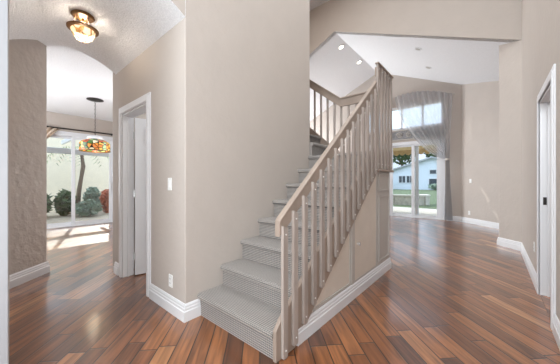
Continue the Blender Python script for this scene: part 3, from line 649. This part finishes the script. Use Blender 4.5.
# ------------------------------------------------------------------ outdoors
M['stucco'] = mat('cream_stucco', (246, 234, 208), 0.85, (20, 0.3, 0.01), 0.03)
M['patio'] = mat('pale_concrete', (206, 198, 186), 0.85, (30, 0.3, 0.01), 0.08)
M['gravel'] = mat('pale_gravel', (196, 180, 158), 0.9, (60, 0.8, 0.02), 0.25, vscale=30)
M['grass'] = mat('lawn', (92, 104, 72), 0.9, (40, 0.8, 0.03), 0.35, vscale=3)
M['siding'] = mat('pale_blue_siding', (226, 232, 240), 0.7)
M['shingle'] = mat('grey_shingles', (176, 178, 182), 0.85, (20, 0.5, 0.02), 0.15)
M['darkglass'] = mat('dark_window', (70, 78, 86), 0.2)
M['leaf1'] = mat('dark_green_leaves', (66, 92, 50), 0.6, None, 0.35)
M['leaf2'] = mat('hazed_green_leaves', (140, 158, 140), 0.6, None, 0.35)  # leaf colour lightened to carry the glare haze of the dining glass
M['leaf3'] = mat('rust_red_leaves', (196, 110, 78), 0.6, None, 0.3)
M['leaf4'] = mat('palm_green', (128, 142, 80), 0.6, None, 0.3)
M['bark'] = mat('grey_bark', (122, 104, 86), 0.9, (12, 0.7, 0.03), 0.25, stretch=(1, 1, 4))
M['brick'] = mat('pale_stone_blocks', (192, 184, 172), 0.85, (14, 0.5, 0.02), 0.2, vscale=8)
M['thatch'] = mat('tan_canvas', (206, 182, 140), 0.85, (30, 0.5, 0.01), 0.2)
struct('lawn', MB().box(-60, 60, 13.2, 90, -0.2, -0.06), M['grass'], 'green lawn beyond the patio', 'lawn')
struct('patio', MB().box(-8.0, 6.0, 9.5, 13.2, -0.2, -0.03), M['patio'], 'pale concrete patio outside the great room', 'patio')
struct('gravel_yard', MB().box(-30, -8.75, -12, 9.5, -0.2, -0.05), M['gravel'], 'pale gravel side yard outside the dining room', 'ground')
def leaves(b, c, rad, n, size, rnd, flat=0.0):
    for _ in range(n):
        while True:
            p = Vector((rnd.uniform(-1, 1), rnd.uniform(-1, 1), rnd.uniform(-1, 1)))
            if 0.25 < p.length < 1: break
        p = Vector((c[0] + p.x * rad[0], c[1] + p.y * rad[1], c[2] + p.z * rad[2]))
        d = Vector((rnd.gauss(0, 1), rnd.gauss(0, 1), rnd.gauss(0.2, 0.8))).normalized(); e = d.cross(Vector((rnd.gauss(0, 1), rnd.gauss(0, 1), rnd.gauss(0, 1)))).normalized()
        s = size * rnd.uniform(0.6, 1.3)
        b.poly([p - d * s, p + e * s * 0.4, p + d * s, p - e * s * 0.4])
def shrub(name, loc, rad, n, size, m, label, group, seed):
    rnd = random.Random(seed); o = empty(name, loc, label, 'shrub', group)
    b = MB(); leaves(b, (0, 0, rad[2] * 0.9 + 0.05), rad, n, size, rnd); b.build('foliage', m, o)
    b = MB()
    for k in range(7):
        a = k * 0.9; b.tube([(0.03 * math.cos(a), 0.03 * math.sin(a), -0.02), (rad[0] * 0.5 * math.cos(a), rad[1] * 0.5 * math.sin(a), rad[2] * 1.2)], [0.018, 0.006], 6)
    b.build('stems', M['bark'], o)
    return o
def tree(loc, h, rad, n, size, m, label, group, seed):
    rnd = random.Random(seed); o = empty('tree', loc, label, 'tree', group)
    b = MB(); leaves(b, (0, 0, h), rad, n, size, rnd); b.build('foliage', m, o)
    b = MB(); b.tube([(0, 0, -0.1), (0.1, 0.05, h * 0.4), (0.0, 0.1, h)], [0.22, 0.16, 0.06], 10)
    for k in range(4):
        a = k * 1.6; b.tube([(0.05, 0.05, h * 0.5), (rad[0] * 0.5 * math.cos(a), rad[1] * 0.5 * math.sin(a), h + rad[2] * 0.2)], [0.09, 0.03], 7)
    b.build('trunk', M['bark'], o)
# side yard wall, lanai beam, plants
struct('wall_garden', MB().box(-14.3, -14.1, -10, 9.4, -0.1, 3.6), M['stucco'], 'cream stucco garden wall beyond the dining sliding door', 'wall')
pg = empty('pergola', (-10.6, 1.5, 0), 'white patio cover with beams outside the dining sliding door', 'patio cover')
rel(MB().box(-10.72, -10.56, -4, 7, 2.12, 2.30), pg).build('beam', M['alu'], pg, 0.01)
rel(MB().box(-10.3, -8.82, -4, 7, 2.72, 2.80), pg).build('sun_block_panel', M['alu'], pg)  # overhang added to keep the sun off most of the dining floor
for k in range(8): rel(MB().box(-12.1, -8.82, -3.4 + 1.3 * k, -3.34 + 1.3 * k, 2.58, 2.72), pg).build('rafter', M['alu'], pg)
for v in (-2.2, 5.2): rel(MB().box(-10.70, -10.58, v, v + 0.12, -0.05, 2.12), pg).build('post', M['alu'], pg)
GP = 'shrubs outside the dining room'
shrub('shrub', (-11.9, 1.05, -0.05), (0.75, 0.46, 0.48), 900, 0.13, M['leaf1'], 'dark green shrub at the left behind the sliding door', GP, 1)
shrub('shrub', (-12.1, 1.92, -0.05), (0.36, 0.28, 0.48), 700, 0.12, M['leaf1'], 'dark green shrub behind the sliding door mullion', GP, 2)
shrub('shrub', (-12.5, 2.85, -0.05), (0.30, 0.30, 0.52), 800, 0.11, M['leaf2'], 'haze-paled green shrub seen through the right glass panel', GP, 3)
shrub('shrub', (-11.8, 3.25, -0.05), (0.30, 0.32, 0.50), 800, 0.10, M['leaf3'], 'rust red shrub at the right end of the sliding door', GP, 4)
shrub('shrub', (-11.3, 2.45, -0.05), (0.5, 0.40, 0.28), 600, 0.10, M['leaf2'], 'low pale shrub in front of the haze-paled shrub', GP, 5)
rnd = random.Random(11)
pm = empty('palm_tree', (-12.75, 2.38, -0.05), 'slender palm with drooping fronds behind the sliding door', 'tree')
MB().tube([(0, 0, -0.05), (0.08, 0.05, 0.9), (0.02, 0.20, 1.9), (-0.05, 0.15, 2.5)], [0.10, 0.08, 0.075, 0.07], 10).build('trunk', M['bark'], pm, smooth='all')
for k in range(9):
    a = k * 0.7 + 0.2; b = MB()
    for t in range(14):
        q = t / 13; r = 1.15 * q; z = 2.5 + 0.35 * math.sin(q * 2.2) - 0.75 * q * q
        c = Vector((r * math.cos(a) - 0.05, r * math.sin(a) + 0.15, z)); d = Vector((math.cos(a), math.sin(a), -0.5)).normalized(); n = Vector((-math.sin(a), math.cos(a), 0))
        for s_ in (-1, 1):
            tip = c + (n * s_ * 0.24 + d * 0.16 - Vector((0, 0, 0.12))) * (1 - 0.5 * abs(q - 0.5)); b.poly([c, c + d * 0.035, tip])
    b.build('frond', M['leaf4'], pm)
# garden beyond the great room
pw = empty('planter_wall', (-2.4, 14.6, 0), 'low curved pale stone planter wall beyond the patio', 'planter')
path = [(-14, 15.0), (-8, 15.0), (-4.2, 14.9), (-3.3, 15.0), (-2.9, 15.3), (-2.8, 15.8), (-3.1, 16.4)]
b = MB()
for (xa, ya), (xb, yb) in zip(path, path[1:]):
    d = Vector((xb - xa, yb - ya)).normalized(); n = Vector((-d.y, d.x)) * 0.15
    b.prism([(xa - n.x, ya - n.y), (xb - n.x, yb - n.y), (xb + n.x, yb + n.y), (xa + n.x, ya + n.y)], -0.1, 0.42)
rel(b, pw).build('stone_wall', M['brick'], pw)
b = MB()
for (xa, ya), (xb, yb) in zip(path, path[1:]):
    d = Vector((xb - xa, yb - ya)).normalized(); n = Vector((-d.y, d.x)) * 0.19
    b.prism([(xa - n.x, ya - n.y), (xb - n.x, yb - n.y), (xb + n.x, yb + n.y), (xa + n.x, ya + n.y)], 0.42, 0.50)
rel(b, pw).build('coping', M['patio'], pw)
hs = empty('house', (-8, 46, 0), 'pale gabled neighbouring house across the lawn', 'house')
HP, HE, HL, HR_ = 5.0, 2.65, -15.2, 0.4
hc = -7.35
b = MB().front([(HL, -0.1), (HR_, -0.1), (HR_, HE), (hc, HP), (HL, HE)], 46, 56); rel(b, hs).build('wall', M['siding'], hs)
for s_, e in ((-1, HL), (1, HR_)):
    sl = (HP - HE) / (hc - HL); x1 = e + s_ * 0.5; zz = HE - 0.5 * sl
    b = MB().front([(hc, HP), (x1, zz), (x1, zz + 0.22), (hc, HP + 0.24)], 45.5, 56.5); rel(b, hs).build('roof', M['shingle'], hs)
for x0, x1, z0, z1 in ((-7.7, -5.9, 2.5, 3.1), (-12.3, -11.3, 1.1, 2.2), (-11.1, -10.1, 1.1, 2.2), (-7.8, -5.6, 0.2, 1.7)):
    b = MB(); t = 0.1
    b.box(x0 - t, x1 + t, 45.93, 46.0, z0 - t, z0); b.box(x0 - t, x1 + t, 45.93, 46.0, z1, z1 + t); b.box(x0 - t, x0, 45.93, 46, z0, z1); b.box(x1, x1 + t, 45.93, 46, z0, z1); b.box((x0 + x1) / 2 - 0.04, (x0 + x1) / 2 + 0.04, 45.93, 46, z0, z1)
    wf = rel(b, hs).build('window_frame', M['alu'], hs)
    rel(MB().box(x0, x1, 45.96, 45.99, z0, z1), hs).build('window_pane', M['darkglass'], wf)
shrub('shrub', (-14.3, 43.5, -0.05), (1.3, 1.3, 1.1), 500, 0.30, M['leaf1'], 'dark round shrub at the left corner of the pale house', None, 21)
shrub('shrub', (-5.6, 43.5, -0.05), (1.9, 1.0, 0.55), 600, 0.26, M['leaf2'], 'low hedge in front of the gable of the pale house', None, 22)
for i, (x, y, h, rr) in enumerate(((-24, 62, 7.5, 4.2), (-16.5, 64, 9.0, 4.6), (-9, 70, 9.0, 5.0), (0, 66, 8.5, 4.5), (9, 64, 8.0, 4.5))):
    tree((x, y, 0), h, (rr * 0.8, rr * 0.8, rr * 0.8), 1200, 0.55, M['leaf1'] if i < 3 else M['leaf2'], ['tall dark tree beyond the far left of the pale house', 'dark spreading tree just left behind the pale house', 'dark tree behind the gable of the pale house', 'grey-green tree behind the right end of the pale house', 'grey-green tree beyond the far right of the pale house'][i], 'trees beyond the neighbouring house', 30 + i)
aw = empty('awning', (-3.0, 11.4, 2.6), 'tan scalloped patio awning outside the great room', 'awning')
b = MB().front([(-8, 2.62), (2, 2.62), (2, 2.66), (-8, 2.66)], 9.6, 12.2); rel(b, aw).build('canopy', M['thatch'], aw)
b = MB()
for k in range(40):
    x = -8 + 0.25 * k; b.front([(x, 2.62), (x + 0.25, 2.62), (x + 0.25, 2.48), (x + 0.2, 2.42), (x + 0.125, 2.39), (x + 0.05, 2.42), (x, 2.48)], 12.18, 12.2)
rel(b, aw).build('scalloped_valance', M['thatch'], aw)
for x in (-7.8, 1.8): rel(MB().box(x, x + 0.1, 12.05, 12.15, -0.03, 2.62), aw).build('post', M['alu'], aw)
